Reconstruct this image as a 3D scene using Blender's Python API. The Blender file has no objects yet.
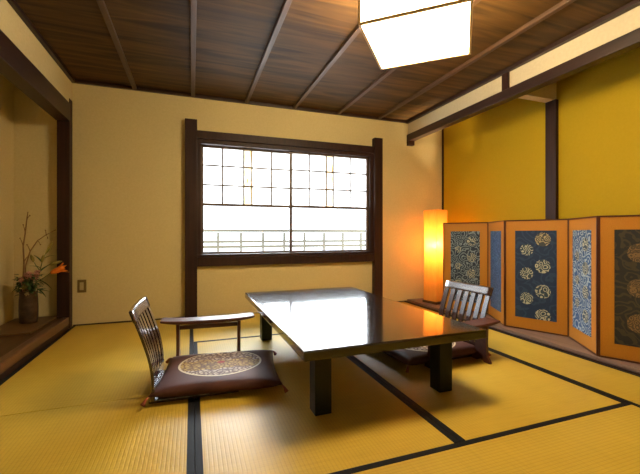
import bpy, bmesh, math, random
from mathutils import Vector, Matrix
C = bpy.context.scene.collection
PI = math.pi
random.seed(7)

# ------------------------------------------------------------ camera, sky, lights, exposure
cd = bpy.data.cameras.new('camera')
cam = bpy.data.objects.new('camera', cd)
C.objects.link(cam)
cam.location = (0, 0, .86)
cam.rotation_euler = (PI/2, 0, -math.radians(19.67))
cd.sensor_width = 36
cd.lens = 36*358/640
cd.shift_y = -3/640
cd.clip_start = .02
bpy.context.scene.camera = cam

W = bpy.data.worlds.new('sky')
bpy.context.scene.world = W
W.use_nodes = True
bg = W.node_tree.nodes['Background']
bg.inputs[0].default_value = (.84, .92, 1, 1)
bg.inputs[1].default_value = 2.3

pl = bpy.data.lights.new('daylight_portal', 'AREA')       # portal: adds no light, guides the sky sampling
pl.shape = 'RECTANGLE'
pl.size = 2.05
pl.size_y = 1.3
pl.cycles.is_portal = True
po = bpy.data.objects.new('daylight_portal', pl)
C.objects.link(po)
po.location = (1.065, 4.07, 1.24)
po.rotation_euler = (-PI/2, 0, 0)

sl = bpy.data.lights.new('added_daylight', 'SUN')                    # wide directional lamp, added to stand in for soft sky light through the window
sl.energy = 17.0
sl.angle = math.radians(70)
sl.color = (.88, .94, 1)
so = bpy.data.objects.new('added_daylight', sl)
C.objects.link(so)
so.rotation_euler = Vector((-.08, -.80, -.46)).to_track_quat('-Z', 'Y').to_euler()

BULB_EMIT = 1600.0
CEIL_EMIT = 16.0       # ceiling lamp paper
vs = bpy.context.scene.view_settings
vs.view_transform = 'Standard'
vs.look = 'None'
vs.gamma = 1
vs.use_curve_mapping = False
vs.exposure = 0.75

# ------------------------------------------------------------ materials
def newmat(name):
    m = bpy.data.materials.new(name)
    m.use_nodes = True
    nt = m.node_tree
    return m, nt, nt.nodes['Principled BSDF']
def N(nt, t, **kw):
    n = nt.nodes.new(t)
    for k, v in kw.items():
        if k.startswith('i_'):
            n.inputs[k[2:].replace('_', ' ')].default_value = v
        else:
            setattr(n, k, v)
    return n
def ramp(nt, stops, interp='LINEAR'):
    r = nt.nodes.new('ShaderNodeValToRGB')
    r.color_ramp.interpolation = interp
    el = r.color_ramp.elements
    while len(el) < len(stops): el.new(.5)
    for e, (p, c) in zip(el, stops):
        e.position = p
        e.color = (*c, 1)
    return r
def coords(nt, scale=(1, 1, 1), rot=(0, 0, 0), loc=(0, 0, 0)):
    tc = nt.nodes.new('ShaderNodeTexCoord')
    mp = nt.nodes.new('ShaderNodeMapping')
    mp.inputs['Scale'].default_value = scale
    mp.inputs['Rotation'].default_value = rot
    mp.inputs['Location'].default_value = loc
    nt.links.new(tc.outputs['Object'], mp.inputs[0])
    return mp.outputs[0]
def noisemat(name, c1, c2, scale=(5, 5, 5), nscale=1, rough=.6, bump=0, metal=0, coat=0, detail=6, lo=.3, hi=.7, dist=0, coat_rough=.05, spec=.5):
    m, nt, b = newmat(name)
    v = coords(nt, scale)
    n = N(nt, 'ShaderNodeTexNoise', i_Scale=nscale, i_Detail=detail, i_Distortion=dist)
    nt.links.new(v, n.inputs[0])
    r = ramp(nt, [(lo, c1), (hi, c2)])
    nt.links.new(n.outputs[0], r.inputs[0])
    nt.links.new(r.outputs[0], b.inputs['Base Color'])
    b.inputs['Roughness'].default_value = rough
    b.inputs['Metallic'].default_value = metal
    b.inputs['Coat Weight'].default_value = coat
    b.inputs['Coat Roughness'].default_value = coat_rough
    b.inputs['Specular IOR Level'].default_value = spec
    if bump:
        bp = N(nt, 'ShaderNodeBump', i_Strength=bump, i_Distance=.004)
        nt.links.new(n.outputs[0], bp.inputs['Height'])
        nt.links.new(bp.outputs[0], b.inputs['Normal'])
    return m

M = {}
M['plaster'] = noisemat('sand_plaster', (.63, .52, .27), (.68, .565, .305), (1, 1, 1), 60, .9, .15, spec=.2)
M['white_plaster'] = noisemat('pale_plaster', (.58, .50, .34), (.63, .55, .39), (1, 1, 1), 50, .9, .1, spec=.2)
M['yellow_plaster'] = noisemat('mustard_plaster', (.45, .305, .006), (.475, .32, .008), (1, 1, 1), 60, .75, .1, spec=.25)
M['dark_wood'] = noisemat('dark_brown_timber', (.018, .006, .004), (.040, .013, .008), (25, 25, 1.5), 1.4, .5, .1, spec=.3)
M['dark_wood_y'] = noisemat('dark_brown_timber_long', (.016, .006, .004), (.036, .013, .008), (25, 1.5, 25), 1.4, .42, .1)
M['dark_wood_x'] = noisemat('dark_brown_timber_cross', (.018, .007, .005), (.040, .016, .010), (1.5, 25, 25), 1.4, .38, .1)
M['ceiling_wood'] = noisemat('ceiling_board', (.034, .016, .004), (.125, .062, .014), (.7, 9, 3), 1.3, .6, .05, spec=.25, dist=1.2, lo=.35, hi=.72)
M['batten'] = noisemat('ceiling_batten', (.060, .030, .014), (.10, .05, .024), (20, 1.5, 20), 1.3, .45, 0)
M['kamachi'] = noisemat('alcove_edge_wood', (.08, .034, .016), (.15, .068, .034), (20, 1, 20), 1.3, .35, 0, coat=.2)
M['alcove_wood'] = noisemat('alcove_floor_wood', (.040, .016, .005), (.085, .036, .012), (14, 1, 14), 1.3, .4, 0, spec=.3)
M['side_board'] = noisemat('side_board_wood', (.17, .11, .085), (.28, .19, .15), (18, 1, 18), 1.3, .35, 0)
M['lacquer'] = noisemat('black_brown_lacquer', (.012, .007, .005), (.022, .012, .008), (4, 4, 4), 1, .11, 0, coat=.6, coat_rough=.08, spec=.6)
M['black_legs'] = noisemat('black_lacquer_leg', (.007, .009, .008), (.011, .013, .010), (5, 5, 5), 1, .4, 0, spec=.3)
M['chair_wood'] = noisemat('dark_red_brown_bentwood', (.030, .013, .010), (.055, .022, .016), (20, 20, 3), 1.5, .22, 0, coat=1, coat_rough=.14)
M['arm_wood'] = noisemat('red_brown_wood', (.050, .011, .006), (.090, .022, .011), (3, 30, 30), 1.5, .45, 0, coat=.15, coat_rough=.3)
M['border'] = noisemat('navy_black_cloth_edging', (.006, .007, .010), (.014, .014, .018), (200, 200, 200), 1, .6, 0, spec=.12)
M['gold_cloth'] = noisemat('gold_brown_silk', (.42, .165, .010), (.48, .20, .016), (150, 150, 150), 1, .5, 0)
M['screen_edge'] = noisemat('brown_lacquer_edge', (.06, .015, .008), (.10, .028, .012), (5, 5, 5), 1, .3, 0)
M['vase'] = noisemat('brown_bronze', (.030, .017, .010), (.10, .060, .035), (12, 12, 18), 1.2, .38, .3, metal=.3)
M['vase_board'] = noisemat('pale_board', (.10, .05, .016), (.15, .075, .022), (20, 2, 20), 1, .45, 0)
M['branch'] = noisemat('bare_branch_bark', (.17, .09, .035), (.27, .15, .06), (40, 40, 40), 1, .8, 0)
M['stem'] = noisemat('green_stem', (.05, .08, .015), (.10, .13, .03), (20, 20, 20), 1, .6, 0)
M['leaf'] = noisemat('dark_green_leaf', (.018, .055, .014), (.06, .13, .03), (30, 30, 30), 1, .5, 0)
M['bud'] = noisemat('green_yellow_bud', (.16, .15, .02), (.28, .20, .03), (30, 30, 30), 1, .5, 0)
M['lily'] = noisemat('orange_lily_petal', (.80, .17, .01), (.95, .30, .02), (30, 30, 30), 1, .5, 0)
M['pink'] = noisemat('dusty_pink_petal', (.36, .15, .12), (.55, .28, .22), (40, 40, 40), 1, .7, 0)
M['switch_plate'] = noisemat('brown_switch_plate', (.17, .11, .03), (.20, .13, .04), (5, 5, 5), 1, .4, 0)
M['switch_key'] = noisemat('beige_switch_key', (.48, .37, .18), (.52, .40, .20), (5, 5, 5), 1, .4, 0)
M['tassel'] = noisemat('red_orange_tassel', (.22, .05, .02), (.32, .08, .035), (90, 90, 90), 1, .8, 0)
M['railing'] = noisemat('pale_grey_railing', (.11, .11, .115), (.14, .14, .145), (5, 5, 5), 1, .6, 0)
M['deck'] = noisemat('pale_concrete', (.55, .55, .55), (.62, .62, .62), (4, 4, 4), 1, .9, 0)
M['sash'] = noisemat('sash_timber', (.07, .040, .025), (.12, .07, .045), (20, 20, 3), 1, .4, 0)
M['outer'] = noisemat('outer_wall', (.3, .3, .3), (.34, .34, .34), (5, 5, 5), 1, .9, 0)
M['lamp_frame'] = noisemat('pale_wood_lath', (.72, .55, .30), (.78, .60, .34), (20, 20, 20), 1, .5, 0)
M['lamp_base'] = noisemat('dark_lamp_base', (.04, .02, .01), (.06, .03, .015), (20, 20, 20), 1, .5, 0)

def tatami():
    m, nt, b = newmat('straw_tatami')
    tc = nt.nodes.new('ShaderNodeTexCoord')
    sep = nt.nodes.new('ShaderNodeSeparateXYZ')
    nt.links.new(tc.outputs['Object'], sep.inputs[0])
    mu = N(nt, 'ShaderNodeMath', operation='MULTIPLY'); mu.inputs[1].default_value = 2*PI/.016
    nt.links.new(sep.outputs[0], mu.inputs[0])
    si = N(nt, 'ShaderNodeMath', operation='SINE')
    nt.links.new(mu.outputs[0], si.inputs[0])
    r2 = N(nt, 'ShaderNodeMapRange'); r2.inputs[1].default_value = -1; r2.inputs[2].default_value = -.3
    nt.links.new(si.outputs[0], r2.inputs[0])
    mp = N(nt, 'ShaderNodeMapping'); mp.inputs['Scale'].default_value = (6, 260, 6)
    nt.links.new(tc.outputs['Object'], mp.inputs[0])
    n = N(nt, 'ShaderNodeTexNoise', i_Scale=1.0, i_Detail=3.0)
    nt.links.new(mp.outputs[0], n.inputs[0])
    mp2 = N(nt, 'ShaderNodeMapping'); mp2.inputs['Scale'].default_value = (2.5, 1.2, 2)
    nt.links.new(tc.outputs['Object'], mp2.inputs[0])
    n2 = N(nt, 'ShaderNodeTexNoise', i_Scale=1.5, i_Detail=4.0)
    nt.links.new(mp2.outputs[0], n2.inputs[0])
    ad = N(nt, 'ShaderNodeMath', operation='ADD')
    nt.links.new(n.outputs[0], ad.inputs[0]); nt.links.new(n2.outputs[0], ad.inputs[1])
    r = ramp(nt, [(.36, (.51, .34, .036)), (.64, (.62, .425, .055))])
    hf = N(nt, 'ShaderNodeMath', operation='MULTIPLY'); hf.inputs[1].default_value = .5
    nt.links.new(ad.outputs[0], hf.inputs[0]); nt.links.new(hf.outputs[0], r.inputs[0])
    mx = N(nt, 'ShaderNodeMix', data_type='RGBA', blend_type='MULTIPLY')
    mx.inputs['Factor'].default_value = 1
    g = ramp(nt, [(0, (.90, .88, .84)), (1, (1, 1, 1))])
    nt.links.new(r2.outputs[0], g.inputs[0])
    nt.links.new(r.outputs[0], mx.inputs[6]); nt.links.new(g.outputs[0], mx.inputs[7])
    nt.links.new(mx.outputs[2], b.inputs['Base Color'])
    bp = N(nt, 'ShaderNodeBump', i_Strength=.3, i_Distance=.001)
    nt.links.new(r2.outputs[0], bp.inputs['Height']); nt.links.new(bp.outputs[0], b.inputs['Normal'])
    b.inputs['Roughness'].default_value = .42
    b.inputs['Specular IOR Level'].default_value = .42
    return m
M['tatami'] = tatami()

def paper(name, col, trans, emit=0, ecol=(1, .9, .7), clear=0):
    m, nt, b = newmat(name)
    nt.nodes.remove(b)
    out = nt.nodes['Material Output']
    d = N(nt, 'ShaderNodeBsdfDiffuse'); t = N(nt, 'ShaderNodeBsdfTranslucent')
    v = coords(nt, (30, 30, 12))
    n = N(nt, 'ShaderNodeTexNoise', i_Scale=1.0, i_Detail=6.0)
    nt.links.new(v, n.inputs[0])
    r = ramp(nt, [(.3, tuple(c*.88 for c in col)), (.7, col)])
    nt.links.new(n.outputs[0], r.inputs[0])
    nt.links.new(r.outputs[0], d.inputs[0]); nt.links.new(r.outputs[0], t.inputs[0])
    mx = N(nt, 'ShaderNodeMixShader'); mx.inputs[0].default_value = trans
    nt.links.new(d.outputs[0], mx.inputs[1]); nt.links.new(t.outputs[0], mx.inputs[2])
    last = mx
    if clear:
        tr = N(nt, 'ShaderNodeBsdfTransparent'); m2 = N(nt, 'ShaderNodeMixShader'); m2.inputs[0].default_value = clear
        nt.links.new(mx.outputs[0], m2.inputs[1]); nt.links.new(tr.outputs[0], m2.inputs[2])
        last = mx = m2
    if emit:
        e = N(nt, 'ShaderNodeEmission'); e.inputs[0].default_value = (*ecol, 1); e.inputs[1].default_value = emit
        last = N(nt, 'ShaderNodeAddShader')
        nt.links.new(mx.outputs[0], last.inputs[0]); nt.links.new(e.outputs[0], last.inputs[1])
    nt.links.new(last.outputs[0], out.inputs[0])
    return m
M['frosted'] = paper('frosted_pane', (.88, .88, .86), .85, clear=.3)
M['ceil_paper'] = paper('lit_white_lamp_paper', (.9, .88, .8), .3, CEIL_EMIT, (1, .80, .50))
M['floor_paper'] = paper('amber_lamp_paper', (.66, .37, .10), .5, clear=.02)

def amber_pane():
    m, nt, b = newmat('amber_marbled_pane')
    nt.nodes.remove(b)
    out = nt.nodes['Material Output']
    v = coords(nt, (60, 60, 7))
    n = N(nt, 'ShaderNodeTexNoise', i_Scale=1.0, i_Detail=5.0, i_Distortion=1.0)
    nt.links.new(v, n.inputs[0])
    r = ramp(nt, [(.34, (.85, .42, .12)), (.42, (.93, .78, .50)), (.52, (.96, .92, .84))])
    nt.links.new(n.outputs[0], r.inputs[0])
    t = N(nt, 'ShaderNodeBsdfTranslucent'); d = N(nt, 'ShaderNodeBsdfDiffuse')
    nt.links.new(r.outputs[0], t.inputs[0]); nt.links.new(r.outputs[0], d.inputs[0])
    mx = N(nt, 'ShaderNodeMixShader'); mx.inputs[0].default_value = .45
    nt.links.new(d.outputs[0], mx.inputs[1]); nt.links.new(t.outputs[0], mx.inputs[2])
    tr = N(nt, 'ShaderNodeBsdfTransparent'); m2 = N(nt, 'ShaderNodeMixShader'); m2.inputs[0].default_value = .35
    nt.links.new(r.outputs[0], tr.inputs[0])
    nt.links.new(mx.outputs[0], m2.inputs[1]); nt.links.new(tr.outputs[0], m2.inputs[2])
    nt.links.new(m2.outputs[0], out.inputs[0])
    return m
M['amber'] = amber_pane()

def clear_glass():
    m, nt, b = newmat('clear_window_glass')
    nt.nodes.remove(b)
    out = nt.nodes['Material Output']
    t = N(nt, 'ShaderNodeBsdfTransparent'); t.inputs[0].default_value = (.97, .98, .98, 1)
    g = N(nt, 'ShaderNodeBsdfGlossy'); g.inputs['Roughness'].default_value = .02
    f = N(nt, 'ShaderNodeFresnel'); f.inputs[0].default_value = 1.3
    mx = N(nt, 'ShaderNodeMixShader')
    nt.links.new(f.outputs[0], mx.inputs[0]); nt.links.new(t.outputs[0], mx.inputs[1]); nt.links.new(g.outputs[0], mx.inputs[2])
    nt.links.new(mx.outputs[0], out.inputs[0])
    return m
M['glass'] = clear_glass()

def cushion_mat():
    # maroon silk with a cream ring around a speckled gold and cream field, red heart in the middle
    m, nt, b = newmat('maroon_silk_with_medallion')
    tc = nt.nodes.new('ShaderNodeTexCoord')
    ml = N(nt, 'ShaderNodeVectorMath', operation='MULTIPLY'); ml.inputs[1].default_value = (1, 1.15, 0)
    of = N(nt, 'ShaderNodeVectorMath', operation='ADD'); of.inputs[1].default_value = (0, -.03, 0)
    nt.links.new(tc.outputs['Object'], of.inputs[0]); nt.links.new(of.outputs[0], ml.inputs[0])
    ln = N(nt, 'ShaderNodeVectorMath', operation='LENGTH')
    nt.links.new(ml.outputs[0], ln.inputs[0])
    def less(src, v):
        k = N(nt, 'ShaderNodeMath', operation='LESS_THAN'); k.inputs[1].default_value = v
        nt.links.new(src, k.inputs[0]); return k.outputs[0]
    def mix(f, a, bcol):
        k = N(nt, 'ShaderNodeMix', data_type='RGBA')
        nt.links.new(f, k.inputs['Factor'])
        for s, idx in ((a, 6), (bcol, 7)):
            if isinstance(s, tuple): k.inputs[idx].default_value = (*s, 1)
            else: nt.links.new(s, k.inputs[idx])
        return k.outputs[2]
    vo = N(nt, 'ShaderNodeTexVoronoi', feature='DISTANCE_TO_EDGE'); vo.inputs['Scale'].default_value = 38
    nt.links.new(ml.outputs[0], vo.inputs[0])
    spk = ramp(nt, [(.0, (.10, .055, .05)), (.10, (.17, .11, .09)), (.28, (.60, .50, .38))])
    nt.links.new(vo.outputs['Distance'], spk.inputs[0])
    spk2 = ramp(nt, [(.0, (.10, .045, .02)), (.10, (.22, .12, .03)), (.28, (.52, .36, .10))])
    nt.links.new(vo.outputs['Distance'], spk2.inputs[0])
    sx = nt.nodes.new('ShaderNodeSeparateXYZ'); nt.links.new(tc.outputs['Object'], sx.inputs[0])
    nz = N(nt, 'ShaderNodeTexNoise', i_Scale=9.0); nt.links.new(tc.outputs['Object'], nz.inputs[0])
    ay = N(nt, 'ShaderNodeMath', operation='ABSOLUTE'); nt.links.new(sx.outputs[1], ay.inputs[0])
    ad = N(nt, 'ShaderNodeMath', operation='MULTIPLY_ADD'); ad.inputs[1].default_value = .16
    nt.links.new(nz.outputs[0], ad.inputs[0]); nt.links.new(ay.outputs[0], ad.inputs[2])
    band = less(ad.outputs[0], .155)
    inner = mix(band, spk.outputs[0], spk2.outputs[0])
    inner = mix(less(ln.outputs['Value'], .022), inner, (.30, .02, .01))
    ring = mix(less(ln.outputs['Value'], .228), (.62, .54, .38), inner)
    n = N(nt, 'ShaderNodeTexNoise', i_Scale=7.0, i_Detail=4.0); nt.links.new(tc.outputs['Object'], n.inputs[0])
    base = ramp(nt, [(.3, (.060, .020, .017)), (.7, (.10, .036, .028))])
    nt.links.new(n.outputs[0], base.inputs[0])
    fin = mix(less(ln.outputs['Value'], .240), base.outputs[0], ring)
    top = N(nt, 'ShaderNodeMath', operation='GREATER_THAN'); top.inputs[1].default_value = .035
    nt.links.new(sx.outputs[2], top.inputs[0])
    fin = mix(top.outputs[0], base.outputs[0], fin)
    nt.links.new(fin, b.inputs['Base Color'])
    b.inputs['Roughness'].default_value = .6
    b.inputs['Specular IOR Level'].default_value = .25
    return m
M['cushion'] = cushion_mat()

def swirl(name, dark, light, scale=14, thr=.5, seed=0, dist=2.0):
    m, nt, b = newmat(name)
    v = coords(nt, (1, 1, 1), (0, 0, 0), (seed, seed*.7, seed*1.3))
    n = N(nt, 'ShaderNodeTexNoise', i_Scale=9.0, i_Detail=2.0); nt.links.new(v, n.inputs[0])
    sc = N(nt, 'ShaderNodeVectorMath', operation='SCALE'); sc.inputs['Scale'].default_value = .06*dist
    nt.links.new(n.outputs['Color'], sc.inputs[0])
    ad = N(nt, 'ShaderNodeVectorMath', operation='ADD'); nt.links.new(v, ad.inputs[0]); nt.links.new(sc.outputs[0], ad.inputs[1])
    vo = N(nt, 'ShaderNodeTexVoronoi', feature='F1'); vo.inputs['Scale'].default_value = scale
    nt.links.new(ad.outputs[0], vo.inputs[0])
    mu = N(nt, 'ShaderNodeMath', operation='MULTIPLY'); mu.inputs[1].default_value = 24
    nt.links.new(vo.outputs['Distance'], mu.inputs[0])
    si = N(nt, 'ShaderNodeMath', operation='SINE'); nt.links.new(mu.outputs[0], si.inputs[0])
    r = ramp(nt, [(thr, dark), (min(1, thr+.25), light)])
    nt.links.new(si.outputs[0], r.inputs[0])
    nt.links.new(r.outputs[0], b.inputs['Base Color'])
    b.inputs['Roughness'].default_value = .7
    return m
M['panel_swirl'] = swirl('navy_cloth_with_cream_scrolls', (.014, .030, .065), (.20, .27, .34), 15, .3, 1, 1.2)
M['panel_blue'] = swirl('blue_cloth_with_pale_scrolls', (.03, .085, .22), (.08, .16, .34), 12, .45, 2)
M['panel_navy'] = swirl('navy_cloth_with_faint_waves', (.008, .028, .090), (.016, .045, .12), 7, .4, 3)
M['panel_pale'] = swirl('blue_cloth_with_cream_paisley', (.025, .085, .24), (.33, .42, .52), 15, .3, 4, 1.2)
M['panel_dark'] = swirl('charcoal_cloth_with_muted_scrolls', (.016, .018, .020), (.050, .038, .024), 9, .3, 5)
M['medal_gold'] = swirl('gold_thread_roundel', (.05, .06, .07), (.42, .37, .24), 20, .15, 6, .8)
M['medal_cream'] = swirl('cream_thread_roundel', (.03, .06, .10), (.46, .46, .38), 20, .15, 7, .8)
M['medal_brown'] = swirl('brown_thread_roundel', (.07, .05, .03), (.20, .12, .05), 28, .1, 8, .8)

# ------------------------------------------------------------ mesh helpers
def link(name, bm, mats, parent=None, smooth=False, loc=None, rot=None):
    me = bpy.data.meshes.new(name)
    bmesh.ops.recalc_face_normals(bm, faces=bm.faces)
    bm.to_mesh(me); bm.free()
    if not isinstance(mats, (list, tuple)): mats = [mats]
    for m in mats: me.materials.append(M[m])
    if smooth:
        for p in me.polygons: p.use_smooth = True
    o = bpy.data.objects.new(name, me)
    C.objects.link(o)
    if parent: o.parent = parent
    if loc: o.location = loc
    if rot: o.rotation_euler = rot
    return o
def empty(name, loc=(0, 0, 0), rz=0, parent=None):
    o = bpy.data.objects.new(name, None); C.objects.link(o)
    o.location = loc; o.rotation_euler = (0, 0, rz); o.empty_display_size = .05
    if parent: o.parent = parent
    return o
def tag(o, label, cat, group=None, kind=None):
    o['label'] = label; o['category'] = cat
    if group: o['group'] = group
    if kind: o['kind'] = kind
    return o
def box(bm, x0, x1, y0, y1, z0, z1, bev=0, mi=0, mat=None):
    vs_ = [bm.verts.new(p) for p in ((x0,y0,z0),(x1,y0,z0),(x1,y1,z0),(x0,y1,z0),(x0,y0,z1),(x1,y0,z1),(x1,y1,z1),(x0,y1,z1))]
    if mat is not None:
        for v in vs_: v.co = mat @ v.co
    fs = [bm.faces.new([vs_[i] for i in f]) for f in ((0,3,2,1),(4,5,6,7),(0,1,5,4),(1,2,6,5),(2,3,7,6),(3,0,4,7))]
    for f in fs: f.material_index = mi
    if bev:
        es = list({e for f in fs for e in f.edges})
        bmesh.ops.bevel(bm, geom=es, offset=bev, segments=2, profile=.6, affect='EDGES')
    return bm
def bx(x0, x1, y0, y1, z0, z1, bev=0):
    return box(bmesh.new(), x0, x1, y0, y1, z0, z1, bev)
def struct(name, bm, m, parent=None, smooth=False):
    o = link(name, bm, m, parent, smooth)
    if not parent: o['kind'] = 'structure'
    return o
def prism(bm, pts, y0, y1, axis='y'):
    """closed outline pts [(a,b)] in the XZ plane (axis y), YZ plane (axis x) or XY plane (axis z), extruded"""
    def P(a, b, c):
        return {'y': (a, c, b), 'x': (c, a, b), 'z': (a, b, c)}[axis]
    A = [bm.verts.new(P(a, b, y0)) for a, b in pts]
    B = [bm.verts.new(P(a, b, y1)) for a, b in pts]
    bm.faces.new(A[::-1]); bm.faces.new(B)
    n = len(pts)
    for i in range(n):
        bm.faces.new((A[i], A[(i+1) % n], B[(i+1) % n], B[i]))
    return bm
def tube(bm, pts, r, seg=8):
    pts = [Vector(p) for p in pts]
    rs = r if isinstance(r, (list, tuple)) else [r]*len(pts)
    rings = []
    ref = Vector((0.3, 0.8, .5)).normalized()
    for i, p in enumerate(pts):
        d = (pts[min(i+1, len(pts)-1)] - pts[max(i-1, 0)]).normalized()
        a = d.cross(ref).normalized(); b = d.cross(a).normalized()
        rings.append([bm.verts.new(p + (a*math.cos(2*PI*k/seg) + b*math.sin(2*PI*k/seg))*rs[i]) for k in range(seg)])
    for i in range(len(rings)-1):
        for k in range(seg):
            bm.faces.new((rings[i][k], rings[i][(k+1) % seg], rings[i+1][(k+1) % seg], rings[i+1][k]))
    bm.faces.new(rings[0][::-1]); bm.faces.new(rings[-1])
    return bm
def lathe(bm, prof, seg=28):
    rings = [[bm.verts.new((r*math.cos(2*PI*k/seg), r*math.sin(2*PI*k/seg), z)) for k in range(seg)] for r, z in prof]
    for i in range(len(rings)-1):
        for k in range(seg):
            bm.faces.new((rings[i][k], rings[i][(k+1) % seg], rings[i+1][(k+1) % seg], rings[i+1][k]))
    bm.faces.new(rings[0][::-1]); bm.faces.new(rings[-1])
    return bm
def copy_tree(o, parent=None):
    c = o.copy(); C.objects.link(c); c.parent = parent
    for ch in list(o.children): copy_tree(ch, c)
    return c

# ------------------------------------------------------------ the room
XL, XR, YB, H = -1.056, 2.60, 3.93, 2.30
YF = -1.6                                   # wall behind the viewer
struct('floor', bx(-1.62, 3.26, YF, YB+.1, -.10, -.032), 'side_board')
# ceiling with battens
cl = struct('ceiling', bx(-1.62, 3.26, YF, YB+.1, H, H+.06), 'ceiling_wood')
for x in (-.528, .009, .555, 1.09, 1.63, 2.17):
    link('batten', bx(x-.018, x+.018, YF, YB, H-.028, H, .003), 'batten', cl)
# walls
WX0, WX1, WZ0, WZ1 = .05, 2.09, .60, 1.87   # window hole
bm = bmesh.new()
box(bm, -1.62, WX0, YB, YB+.1, -.05, H)
box(bm, WX1, 3.26, YB, YB+.1, -.05, H)
box(bm, WX0, WX1, YB, YB+.1, -.05, WZ0)
box(bm, WX0, WX1, YB, YB+.1, WZ1, H)
struct('wall_back', bm, 'plaster')
struct('wall_right', bx(3.14, 3.26, YF, YB, -.05, H), 'yellow_plaster')
struct('wall_front', bx(-1.62, 3.26, YF-.1, YF, -.05, H), 'plaster')
bm = bmesh.new()
box(bm, XL-.09, XL, YF, YB, 2.045, H)               # hanging wall above the alcove opening
box(bm, XL-.09, XL, YF, 1.2, -.05, 2.045)           # solid wall nearer the viewer
struct('wall_left', bm, 'plaster')
struct('wall_alcove', bx(-1.62, -1.50, YF, YB, -.05, H), 'plaster')
struct('wall_alcove_side', bx(-1.50, XL-.09, 1.1, 1.2, .10, H), 'plaster')
# alcove timber
struct('trim_1', bx(XL-.10, XL+.012, 1.2, 3.84, 1.885, 2.047, .004), 'dark_wood_y')    # lintel
struct('trim_2', bx(XL-.095, XL+.004, 3.845, YB, 0, 2.10, .004), 'dark_wood')           # corner post
struct('trim_3', bx(XL-.095, XL+.012, 1.2, 1.3, 0, 1.884, .004), 'dark_wood')
struct('alcove_floor', bx(-1.50, XL-.055, 1.3, YB, -.03, .098), 'alcove_wood')
struct('trim_4', bx(XL-.055, XL+.002, 1.3, 3.844, .034, .104, .012), 'kamachi')
struct('trim_5', bx(XL-.05, XL-.002, 1.3, 3.844, -.03, .033), 'dark_wood_y')
# right side: hanging wall on a beam, its ceiling trim, stub posts
struct('trim_6', bx(2.58, 2.665, YF, YB, 2.04, 2.125, .004), 'dark_wood_y')
struct('trim_7', bx(2.56, 2.60, YF, YB, 2.268, H, .003), 'dark_wood_y')
struct('wall_above_beam', bx(2.60, 2.68, YF, YB, 2.126, H), 'white_plaster')
for k, y in enumerate((2.40, .55)):
    struct('trim_%d' % (8+k), bx(2.583, 2.60, y-.025, y+.045, 2.126, 2.267), 'dark_wood')
struct('trim_10', bx(2.58, 2.66, YB-.055, YB, 1.985, 2.0395), 'dark_wood')
struct('trim_11', bx(3.105, 3.139, 2.335, 2.440, .03, 2.084, .003), 'dark_wood')              # post on the mustard wall
struct('trim_12', bx(3.122, 3.139, YB-.018, YB, .03, H), 'dark_wood')
struct('wall_bracket', bx(2.67, 3.139, 2.355, 2.44, 2.085, H), 'white_plaster')
# ceiling edge trims
struct('trim_13', bx(XL, 2.56, YB-.03, YB, H-.03, H, .003), 'dark_wood_x')
struct('trim_14', bx(XL, XL+.03, YF, YB-.03, H-.03, H, .003), 'dark_wood_y')
# boards below the folding screen
struct('trim_15', bx(2.585, 3.14, YF, YB, -.03, .028, .003), 'side_board')
struct('trim_16', bx(2.565, 2.584, YF, YB, -.03, .010), 'dark_wood_y')
struct('baseboard_back', bx(XL+.01, -.072, YB-.008, YB, 0, .012), 'dark_wood_x')
struct('baseboard_right', bx(2.20, 2.564, YB-.008, YB, 0, .012), 'dark_wood_x')

# window: frame, two sashes with lattice, frosted panes above, clear panes below
win = empty('window_1', (0, 0, 0)); win['kind'] = 'structure'
bm = bmesh.new()
box(bm, -.068, .050, 3.86, YB, 0, 2.03, .004)
box(bm, 2.085, 2.195, 3.86, YB, 0, 2.03, .004)
box(bm, .050, 2.085, 3.875, 4.03, 1.845, 1.925, .003)
box(bm, .050, 2.085, 3.905, 4.03, 1.80, 1.845, .002)
box(bm, .050, 2.085, 3.875, 4.03, .525, .62, .003)
box(bm, .050, 2.085, 3.90, 4.03, .62, .648, .002)
box(bm, .050, .085, 3.905, 4.03, .648, 1.80)
box(bm, 2.045, 2.085, 3.905, 4.03, .648, 1.80)
link('window_frame', bm, 'dark_wood', win)
def sash(x0, x1, y, vbars, amber):
    bm = bmesh.new()
    s = empty('sash', parent=win)
    T = .012
    z0, zm, z1 = .648, 1.175, 1.80
    for a, b_, c, d in ((x0, x0+.028, z0, z1), (x1-.028, x1, z0, z1), (x0+.028, x1-.028, z0, z0+.022), (x0+.028, x1-.028, zm-.014, zm+.014), (x0+.028, x1-.028, z1-.02, z1)):
        box(bm, a, b_, y-T, y+T, c, d)
    link('sash_frame', bm, 'sash', s)
    bm = bmesh.new()
    for v in vbars: box(bm, v-.009, v+.009, y-.011, y-.003, zm+.014, z1-.02)
    for k in (1, 2):
        z = zm + (z1-zm)*k/3
        box(bm, x0+.028, x1-.028, y-.010, y-.003, z-.009, z+.009)
    link('lattice', bm, 'sash', s)
    bm = bmesh.new()
    a0, a1 = amber
    box(bm, x0+.028, a0, y, y+.003, zm+.014, z1-.02)
    box(bm, a1, x1-.028, y, y+.003, zm+.014, z1-.02)
    link('frosted_pane', bm, 'frosted', s)
    link('amber_strip', bx(a0, a1, y, y+.003, zm+.014, z1-.02), 'amber', s)
    link('clear_pane', bx(x0+.028, x1-.028, y, y+.002, z0+.022, zm-.014), 'glass', s)
sash(.085, 1.085, 3.995, (.31, .535, .625, .845), (.541, .619))
sash(1.045, 2.045, 3.960, (1.28, 1.49, 1.58, 1.80), (1.496, 1.574))

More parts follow.
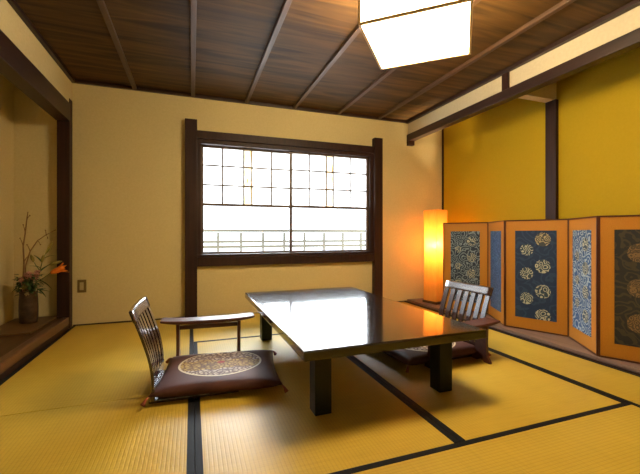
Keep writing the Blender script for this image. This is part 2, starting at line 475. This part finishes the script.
# outside
struct('balcony_floor', bx(-1.2, 3.6, YB+.1, 5.3, -.12, -.05), 'deck')
rl = empty('balcony_railing', (1.0, 4.9, -.05))
tag(rl, 'pale grey post and rail balcony railing outside the window', 'railing')
for z, h in ((.905+.05, .014), (.757+.05, .012), (.69+.05, .014)):
    link('rail', bx(-2.0, 2.4, -.012, .012, z-h-.004, z+h+.004), 'railing', rl)
for k in range(-5, 10):
    x = .323 + .298*k
    link('post', bx(x-1-.015, x-1+.015, -.014, .014, 0, .93), 'railing', rl)

# ------------------------------------------------------------ tatami
def mat_(x0, x1, y0, y1, along, label):
    """along 'y': long cloth edges on the x sides; 'x': on the y sides"""
    w, l = (x1-x0, y1-y0) if along == 'y' else (y1-y0, x1-x0)
    r = empty('tatami_mat', ((x0+x1)/2, (y0+y1)/2, -.031), 0 if along == 'y' else PI/2)
    tag(r, label, 'tatami mat', 'tatami mats on the floor')
    g = .0012
    link('straw_surface', bx(-w/2+.028, w/2-.028, -l/2+g, l/2-g, 0, .031, .002), 'tatami', r)
    for s in (-1, 1):
        a, b_ = (s*(w/2-g), s*(w/2-.029))
        link('cloth_edge', bx(min(a, b_), max(a, b_), -l/2+g, l/2-g, 0, .0322, .001), 'border', r)
mat_(XL+.003, .01, 2.10, YB-.01, 'y', 'straw tatami mat at far left, reaching the back wall beside the alcove')
mat_(XL+.003, .01, .28, 2.10, 'y', 'nearest straw tatami mat at the left, in front of the floor chair')
mat_(.01, 1.045, 1.20, 3.0, 'y', 'straw tatami mat under the left half of the low table')
mat_(1.045, 2.09, 1.20, 3.0, 'y', 'straw tatami mat under the right half of the low table')
mat_(.01, 2.09, 3.0, YB-.01, 'x', 'straw tatami mat lying crosswise directly below the window')
mat_(2.09, 2.563, 1.20, YB-.01, 'y', 'narrow straw tatami mat beside the board under the folding screen')
mat_(.01, 2.09, .16, 1.20, 'x', 'nearest straw tatami mat lying crosswise at the bottom right')
mat_(2.09, 2.563, -.66, 1.20, 'y', 'narrow straw tatami mat in the near right corner, by the front end of the screen')

# ------------------------------------------------------------ low table
tb = empty('low_table', (.935, 2.275, .0012), math.radians(.8))
tag(tb, 'large low dark lacquered table with a glossy top and square black legs', 'table')
bm = bx(-.50, .50, -.82, .82, .315, .360, .008)
link('tabletop', bm, 'lacquer', tb)
bm = bmesh.new()
for s in (-1, 1):
    box(bm, min(s*.375, s*.398), max(s*.375, s*.398), -.65, .65, .282, .315)
    box(bm, -.375, .375, min(s*.65, s*.676), max(s*.65, s*.676), .282, .315)
link('apron', bm, 'black_legs', tb)
for sx in (-1, 1):
    for sy in (-1, 1):
        cx, cy = sx*.357, sy*.635
        link('leg', bx(cx-.042, cx+.042, cy-.042, cy+.042, 0, .3148, .004), 'black_legs', tb)

# ------------------------------------------------------------ floor chairs
def bent(yc, zs):
    pass
BACK = [(.0, .012), (.004, .06), (.004, .11), (-.004, .18), (-.020, .25), (-.042, .32), (-.066, .39), (-.098, .475)]
def backx(z):
    for (x0, z0), (x1, z1) in zip(BACK, BACK[1:]):
        if z <= z1: return x0 + (x1-x0)*(z-z0)/(z1-z0)
    return BACK[-1][0]
def strip(bm, y0, y1, z0, z1, t, n=8, w=.45, ny=1):
    """a bent-wood strip following the backrest curve, also curved in plan"""
    def X(y, z): return backx(z) + .012*(2*y/w)**2
    grid = {}
    for i in range(n+1):
        z = z0+(z1-z0)*i/n
        for j in range(ny+1):
            y = y0+(y1-y0)*j/ny
            for s in (0, 1):
                grid[i, j, s] = bm.verts.new((X(y, z)+(t/2 if s else -t/2), y, z))
    for i in range(n):
        for j in range(ny):
            for s in (0, 1):
                bm.faces.new((grid[i, j, s], grid[i+1, j, s], grid[i+1, j+1, s], grid[i, j+1, s]))
        for j in (0, ny):
            bm.faces.new((grid[i, j, 0], grid[i+1, j, 0], grid[i+1, j, 1], grid[i, j, 1]))
    for i in (0, n):
        for j in range(ny):
            bm.faces.new((grid[i, j, 0], grid[i, j+1, 0], grid[i, j+1, 1], grid[i, j, 1]))
    return bm
ch = empty('floor_chair', (-.195, 2.205, .0012), math.radians(-1.5))
tag(ch, 'legless dark wooden floor chair with slatted back, in full view left of the table', 'chair', 'floor chairs at the low table')
W2 = .235
link('seat', bx(-.005, .44, -.215, .215, 0, .016, .004), 'chair_wood', ch)
bm = strip(bmesh.new(), -W2, W2, .415, .475, .018, 4, ny=10)
link('top_rail', bm, 'chair_wood', ch, True).modifiers.new('b', 'BEVEL').width = .003
bm = strip(bmesh.new(), -W2, W2, .016, .075, .016, 3, ny=10)
link('bottom_rail', bm, 'chair_wood', ch)
for k in range(7):
    y = -.209 + k*.0697
    link('slat', strip(bmesh.new(), y-.020, y+.020, .075, .416, .013, 8, ny=2), 'chair_wood', ch)
ch2 = copy_tree(ch)
ch2.location = (1.93, 2.22, .0012); ch2.rotation_euler = (0, 0, PI+math.radians(2))
ch2['label'] = 'legless dark wooden floor chair with slatted back, behind the right end of the table'

# cushions
def cushion():
    bm = bmesh.new()
    n = 22; hw, hl, t = .335, .29, .074
    g = {}
    for i in range(n+1):
        for j in range(n+1):
            u, v = -1+2*i/n, -1+2*j/n
            pin = 1 - .055*(1-u*u)*(abs(v)**3) ; pin2 = 1 - .055*(1-v*v)*(abs(u)**3)
            x, y = u*hw*pin2, v*hl*pin
            e = max(0, (1-u**4)*(1-v**4))**.42
            for s in (0, 1):
                if s and (i in (0, n) or j in (0, n)): g[i, j, s] = g[i, j, 0]; continue
                z = t/2 + (t/2*e if s else -t/2*min(1, e*1.1))
                if not s and (i in (0, n) or j in (0, n)): z = t/2
                g[i, j, s] = bm.verts.new((x, y, z))
    for i in range(n):
        for j in range(n):
            for s in (0, 1):
                bm.faces.new((g[i, j, s], g[i+1, j, s], g[i+1, j+1, s], g[i, j+1, s]))
    return bm
def make_cushion():
    r = empty('floor_cushion')
    link('cover', cushion(), 'cushion', r, True)
    for sx in (-1, 1):
        for sy in (-1, 1):
            bm = bmesh.new()
            p = Vector((sx*.332, sy*.287, .034)); d = Vector((sx, sy, 0)).normalized()
            tube(bm, [p, p+d*.012+Vector((0, 0, -.008)), p+d*.022+Vector((0, 0, -.020)), p+d*.030+Vector((0, 0, -.030))], [.004, .006, .009, .012], 8)
            link('tassel', bm, 'tassel', r, True)
    return r
cu = make_cushion()
cu.location = (.160, 2.195, .018); cu.rotation_euler = (0, 0, -math.radians(7))
tag(cu, 'maroon floor cushion with a cream-ringed speckled medallion, on the left floor chair', 'cushion', 'floor cushions')
cu2 = copy_tree(cu)
cu2.location = (1.555, 2.205, .018); cu2.rotation_euler = (0, 0, PI+math.radians(5))
cu2['label'] = 'dark maroon floor cushion on the right floor chair, seen under the tabletop'

# armrests
def make_armrest():
    r = empty('armrest')
    n = 14; up = []; dn = []
    for i in range(n+1):
        u = -1+2*i/n
        z = .262 + .012*abs(u)**3
        th = .024 - .010*abs(u)**4
        up.append((u*.315, z)); dn.append((u*.315, z-th))
    bm = bmesh.new()
    outline = up + dn[::-1]
    prism(bm, outline, -.062, .062)
    o = link('armrest_top', bm, 'arm_wood', r)
    bv = o.modifiers.new('b', 'BEVEL'); bv.width = .005; bv.segments = 2
    for s in (-1, 1):
        x = s*.205
        pts = [(-.052, .240), (-.046, .13), (-.052, .05), (-.075, .012), (-.078, 0), (-.03, 0), (0, .016), (.03, 0), (.078, 0), (.075, .012), (.052, .05), (.046, .13), (.052, .240)]
        bm = prism(bmesh.new(), pts, x-.009, x+.009, 'x')
        link('leg', bm, 'arm_wood', r)
    link('stretcher', bx(-.196, .196, -.012, .012, .195, .222, .002), 'arm_wood', r)
    return r
ar = make_armrest()
ar.location = (.115, 2.66, .0012); ar.rotation_euler = (0, 0, math.radians(-3))
tag(ar, 'low red-brown wooden armrest on two legs beyond the left floor chair', 'armrest', 'armrests beside the floor chairs')
ar2 = copy_tree(ar)
ar2.location = (1.645, 1.905, .0012); ar2.rotation_euler = (0, 0, math.radians(4))
ar2['label'] = 'low red-brown wooden armrest at the table end, before the right floor chair'

# ------------------------------------------------------------ folding screen
fs = empty('folding_screen', (2.6, 2.2, .029))
tag(fs, 'zigzag folding screen, gold-brown with dark patterned cloth panels, along the mustard wall', 'screen')
pts = [(2.64, 3.30), (2.89, 2.90), (2.66, 2.48), (2.87, 2.045), (2.60, 1.655), (2.83, 1.235), (2.60, .82)]
SH = .955
cloths = ['panel_swirl', 'panel_blue', 'panel_navy', 'panel_pale', 'panel_dark', 'panel_blue']
plabel = ['panel with grey scrollwork cloth', 'narrow-looking panel with plain blue cloth', 'panel with cream roundels on navy cloth', 'panel with pale paisley on blue cloth', 'panel with muted brown scrolls on charcoal cloth', None]
for i in range(6):
    a, b_ = Vector((*pts[i], 0)), Vector((*pts[i+1], 0))
    L = (b_-a).length
    mid = (a+b_)/2
    ang = math.atan2(b_.y-a.y, b_.x-a.x)
    p = link('panel', bx(-L/2+.011, L/2-.011, -.006, .006, .010, SH-.010), 'gold_cloth', fs)
    p.location = (mid.x-2.6, mid.y-2.2, 0); p.rotation_euler = (0, 0, ang)
    if plabel[i]: p['label'] = plabel[i]
    bm = bmesh.new()
    box(bm, -L/2+.001, -L/2+.012, -.009, .009, 0, SH, .002); box(bm, L/2-.012, L/2-.001, -.009, .009, 0, SH, .002)
    box(bm, -L/2+.012, L/2-.012, -.009, .009, 0, .012); box(bm, -L/2+.012, L/2-.012, -.009, .009, SH-.012, SH)
    link('edge_frame', bm, 'screen_edge', p)
    # cloth insert on the room side (local -y faces -x for panels running towards the viewer)
    zlo, zhi = .105, SH-.095
    bm = bmesh.new()
    hw = L/2-.085
    side = -1
    box(bm, -hw, hw, side*.0085, side*.006, zlo, zhi)
    mats = [cloths[i]]
    def disc(x, z, r, mi, y=side*.0092):
        vs_ = [bm.verts.new((x+r*math.cos(2*PI*k/24), y, max(zlo, z+r*math.sin(2*PI*k/24)))) for k in range(24)]
        v2 = [bm.verts.new((v.co.x, side*.0086, v.co.z)) for v in vs_]
        for f in [bm.faces.new(vs_)] + [bm.faces.new((vs_[k], vs_[(k+1) % 24], v2[(k+1) % 24], v2[k])) for k in range(24)]:
            f.material_index = mi
    if i == 2:
        mats += ['medal_gold', 'medal_cream']
        # two staggered columns of roundels
        h = zhi-zlo
        for u, v, m_ in ((.68, .90, 1), (.29, .78, 2), (.68, .60, 2), (.29, .51, 2), (.68, .32, 2), (.29, .225, 2), (.68, .045, 2)):
            disc(-hw+2*hw*u, zlo+h*v, .058 if u > .5 else .051, m_)
    if i in (0, 3):
        mats += ['medal_cream']
        h = zhi-zlo
        for q, v in enumerate((.86, .63, .40, .17)): disc(hw*(.45), zlo+h*v, .048, 1)
        for q, v in enumerate((.74, .50, .27)): disc(-hw*(.45), zlo+h*v, .036, 1)
    if i == 4:
        mats += ['medal_brown']
        h = zhi-zlo
        for q, v in enumerate((.80, .50, .20)): disc(-hw*.2, zlo+h*v, .060, 1)
    link('cloth_insert', bm, mats, p)

# ------------------------------------------------------------ standing paper lamp
lx, ly = 2.78, 3.62
fl = empty('floor_lamp', (lx, ly, .029), math.radians(12))
tag(fl, 'tall glowing amber paper column lamp in the corner behind the folding screen', 'lamp')
hw = .098
link('base', bx(-hw-.008, hw+.008, -hw-.008, hw+.008, 0, .03, .003), 'lamp_base', fl)
bm = bmesh.new()
# four paper walls, gently bowed, open at the top
n = 12
for s in range(4):
    R_ = Matrix.Rotation(s*PI/2, 4, 'Z')
    prev = None
    for i in range(n+1):
        z = .03+1.09*i/n
        w = hw*(1-.06*math.sin(PI*i/n))
        a = bm.verts.new(R_ @ Vector((-w, -w, z))); b_ = bm.verts.new(R_ @ Vector((w, -w, z)))
        if prev: bm.faces.new((prev[0], prev[1], b_, a))
        prev = (a, b_)
bmesh.ops.remove_doubles(bm, verts=bm.verts, dist=.0005)
sh = link('lamp_shade', bm, 'floor_paper', fl)
sm = sh.modifiers.new('s', 'SOLIDIFY'); sm.thickness = .0015
link('pole', tube(bmesh.new(), [(0, 0, .03), (0, 0, .665)], .006, 8), 'lamp_base', fl)
bm = bmesh.new(); bmesh.ops.create_uvsphere(bm, u_segments=16, v_segments=10, radius=.045, matrix=Matrix.Translation((0, 0, .70)))
mb, ntb, bb = newmat('lit_bulb')
bb.inputs['Base Color'].default_value = (.9, .8, .6, 1)
bb.inputs['Emission Color'].default_value = (1, .78, .45, 1); bb.inputs['Emission Strength'].default_value = BULB_EMIT
M['bulb'] = mb
link('bulb', bm, 'bulb', fl, True)

# ------------------------------------------------------------ ceiling lamp
cx, cy, cs = 1.205, 1.715, .552
cz0, cz1 = 1.95, 2.235
ce = empty('ceiling_lamp', (cx, cy, cz0), math.radians(-41.5))
tag(ce, 'square box ceiling lamp of lit white paper on a thin wooden frame', 'lamp')
h = cs/2; hh = cz1-cz0
link('lamp_shade', bx(-h+.004, h-.004, -h+.004, h-.004, .004, hh-.004), 'ceil_paper', ce)
bm = bmesh.new()
t = .013
for s in (-1, 1):
    for q in (-1, 1):
        box(bm, min(s*h, s*(h-t)), max(s*h, s*(h-t)), min(q*h, q*(h-t)), max(q*h, q*(h-t)), 0, hh)
    for z in (0, hh-t):
        box(bm, min(s*h, s*(h-t)), max(s*h, s*(h-t)), -h+t, h-t, z, z+t)
        box(bm, -h+t, h-t, min(s*h, s*(h-t)), max(s*h, s*(h-t)), z, z+t)
link('lamp_frame', bm, 'lamp_frame', ce)
link('ceiling_mount', tube(bmesh.new(), [(0, 0, hh-.003), (0, 0, H-cz0)], .06, 20), 'lamp_frame', ce)

# ------------------------------------------------------------ wall switch
sw = empty('wall_switch', (-.976, YB, .37))
tag(sw, 'small brown switch plate with a beige key, low on the back wall', 'switch')
link('plate', bx(-.036, .036, -.008, 0, -.060, .060, .003), 'switch_plate', sw)
link('key', bx(-.016, .016, -.013, -.008, -.036, .036, .002), 'switch_key', sw)

# ------------------------------------------------------------ alcove flowers
vb = link('display_board', bx(-.16, .16, -.30, .30, 0, .014, .003), 'vase_board', None, False, (-1.315, 3.60, .0985))
tag(vb, 'thin flat wooden display board on the alcove floor under the vase', 'board')
vx, vy, vz = -1.305, 3.69, .113
va = empty('vase', (vx, vy, vz))
tag(va, 'brown cylindrical vase holding the flowers in the alcove', 'vase')
bm = lathe(bmesh.new(), [(.060, 0), (.064, .006), (.066, .05), (.067, .12), (.065, .20), (.061, .245), (.065, .258), (.065, .266), (.058, .266), (.055, .245), (.056, .10), (.050, .03)])
link('body', bm, 'vase', va, True)
# screen-independent helper: offsets in the plane roughly facing the room
RX = Vector((.90, .43, 0)).normalized()          # to the right along the alcove as seen from the room
RY = Vector((-.43, .90, 0)).normalized()
B0 = Vector((vx, vy, vz+.05))
def P(dx, dz, dy=0): return B0 + RX*dx + RY*dy + Vector((0, 0, dz*1.12 + (.035 if dz > .06 else 0)))
def petal(bm, base, d, up, L, w, curl=.3, n=6, mi=0):
    d = d.normalized(); side = d.cross(up).normalized(); up2 = side.cross(d).normalized()
    prev = None
    for i in range(n+1):
        t_ = i/n
        c = base + d*L*t_ - up2*(curl*L*t_*t_)
        ww = w*math.sin(PI*(.08+.92*t_)**.8)*.5 + .0004
        row = [bm.verts.new(c-side*ww + up2*ww*.35), bm.verts.new(c), bm.verts.new(c+side*ww + up2*ww*.35)]
        if prev:
            for k in (0, 1):
                f = bm.faces.new((prev[k], prev[k+1], row[k+1], row[k])); f.material_index = mi
        prev = row
def thick(o, t_=.0012):
    m_ = o.modifiers.new('s', 'SOLIDIFY'); m_.thickness = t_
def branch(pts, r0, r1, twigs, label):
    bm = bmesh.new()
    n_ = len(pts)
    tube(bm, pts, [r0+(r1-r0)*i/(n_-1) for i in range(n_)], 7)
    for a, b_ in twigs:
        mid_ = (a+b_)/2 + Vector((0, 0, .006))
        tube(bm, [a, mid_, b_], [r1*1.1, r1*.9, r1*.6], 5)
        bmesh.ops.create_uvsphere(bm, u_segments=8, v_segments=6, radius=.006, matrix=Matrix.Translation(b_))
    o = link('bare_branch', bm, 'branch', None, True)
    tag(o, label, 'branch', 'branches in the vase')
branch([P(-.01, -.02), P(-.02, .10), P(-.035, .24), P(-.03, .38), P(-.035, .50), P(-.022, .60), P(-.012, .70), P(-.004, .76)], .008, .0035,
       [(P(-.03, .38), P(.0, .43)), (P(-.035, .50), P(-.055, .56)), (P(-.022, .60), P(-.035, .66)), (P(-.012, .70), P(.008, .73))],
       'thin bare upright branch, tallest stem in the alcove vase')
branch([P(.005, -.02), P(.0, .10), P(-.02, .22), P(-.02, .35), P(.01, .46), P(.06, .54), P(.12, .585), P(.19, .625)], .007, .003,
       [(P(.01, .46), P(-.01, .51)), (P(.06, .54), P(.08, .51)), (P(.12, .585), P(.13, .56)), (P(.12, .585), P(.115, .62))],
       'thin bare branch in the alcove vase arching to the right')
# lily: stem, open flower, buds, leaves
ly_ = empty('lily', (vx, vy, vz+.05))
tag(ly_, 'lily stem in the alcove vase with one open orange flower and green buds', 'flower')
def sub(o): o.location = o.location - ly_.location; o.parent = ly_; return o
bm = bmesh.new()
tube(bm, [P(.01, -.02), P(.02, .10), P(.05, .22), P(.075, .30), P(.09, .37), P(.115, .44)], [.005, .005, .0045, .004, .0035, .003], 7)
tube(bm, [P(.05, .22), P(.10, .25), P(.15, .285)], .003, 6)
tube(bm, [P(.075, .30), P(.11, .33), P(.14, .35)], .003, 6)
tube(bm, [P(.075, .31), P(.05, .35), P(.035, .38)], .003, 6)
sub(link('stem', bm, 'stem', None, True))
def bud(a, b_, r):
    bm = bmesh.new(); d = b_-a
    tube(bm, [a, a+d*.2, a+d*.5, a+d*.8, b_], [r*.35, r*.8, r, r*.7, r*.2], 8)
    sub(link('bud', bm, 'bud', None, True))
bud(P(.14, .35), P(.235, .375), .015)
bud(P(.035, .375), P(.015, .435), .013)
bud(P(.115, .435), P(.165, .53), .013)
bud(P(.09, .37), P(.10, .43), .012)
bm = bmesh.new()
fb = P(.15, .285); ax = (RX*.92 + Vector((0, 0, .42)) - RY*.25).normalized()
s1 = ax.cross(Vector((0, 0, 1))).normalized(); s2 = ax.cross(s1).normalized()
for k in range(6):
    a = k*PI/3+.2; rad = s1*math.cos(a)+s2*math.sin(a)
    petal(bm, fb+rad*.004, ax*.95+rad*.16, -rad, .135 if k % 2 else .125, .044, .22, 8)
o = sub(link('flower', bm, 'lily', None, True)); thick(o)
bm = bmesh.new()
for dx, dz, ddx, ddz, L, w in ((.06, .24, 1, -.5, .13, .020), (.04, .18, .9, -.6, .12, .022), (.07, .29, .5, .9, .10, .018), (.05, .22, -.7, .7, .10, .018), (.09, .37, -.5, 1, .09, .015), (.03, .16, 1, .1, .11, .022), (.10, .40, .9, .6, .09, .014), (.08, .33, -.8, .5, .08, .014)):
    petal(bm, P(dx, dz), RX*ddx+Vector((0, 0, ddz))-RY*random.uniform(-.4, .5), Vector((0, 0, 1))+RY*.3, L, w, .3, 6)
o = sub(link('leaves', bm, 'leaf', None, True)); thick(o)
# dense low foliage with small flowers
fo = empty('leafy_greens', (vx, vy, vz+.05))
tag(fo, 'dense dark green leafy sprigs filling the mouth of the alcove vase', 'foliage')
bm = bmesh.new()
rnd = random.Random(3)
for k in range(190):
    a = rnd.uniform(0, 2*PI); rr = rnd.uniform(.0, .075); z = rnd.uniform(.215, .385)
    c = Vector((vx+rr*math.cos(a), vy+rr*math.sin(a), vz+.02+z))
    d = Vector((math.cos(a)*rnd.uniform(.4, 1), math.sin(a)*rnd.uniform(.4, 1), rnd.uniform(-.5, .9)))
    petal(bm, c, d, Vector((0, 0, 1))+RX*.1, rnd.uniform(.028, .050), rnd.uniform(.020, .032), .35, 4)
for k in range(9):
    a = rnd.uniform(0, 2*PI); rr = rnd.uniform(.02, .06)
    tube(bm, [Vector((vx+.02*math.cos(a), vy+.02*math.sin(a), vz+.04)), Vector((vx+.035*math.cos(a), vy+.035*math.sin(a), vz+.22)), Vector((vx+rr*math.cos(a), vy+rr*math.sin(a), vz+.34))], .0025, 5)
o = link('leaves', bm, 'leaf', None, True); o.location = -fo.location; o.parent = fo; thick(o)
for k, (dx, dz, dy, r, mname) in enumerate(((-.01, .285, -.05, .036, 'pink'), (.035, .27, -.055, .032, 'pink'), (.06, .295, -.03, .028, 'pink'), (-.035, .20, -.07, .020, 'bud'), (-.055, .255, -.05, .022, 'pink'), (-.02, .15, -.09, .017, 'switch_key'), (.05, .19, -.075, .015, 'switch_key'))):
    bm = bmesh.new(); c = P(dx, dz, dy)
    for q in range(30):
        v = Vector((rnd.gauss(0, 1), rnd.gauss(0, 1), rnd.gauss(0, 1))).normalized()
        petal(bm, c+v*r*.15, v, Vector((.2, .1, 1)), r, r*.6, .25, 3)
    tube(bm, [P(dx*.4, .0), P(dx*.6, .12, dy*.3), c], .002, 5)
    o = link('blossom', bm, mname, None, True); thick(o, .0008)
    lab = ['dusty pink blossom at the centre of the alcove bouquet', 'dusty pink blossom just right of the bouquet centre', 'dusty pink blossom at the right side of the bouquet below the lily bud',
           'small yellow-green blossom at the left of the bouquet', 'dusty pink blossom at the left edge of the bouquet', 'small cream blossom low at the left over the vase rim', 'small cream blossom low at the right over the vase rim'][k]
    tag(o, lab, 'flower', 'blossoms in the bouquet')
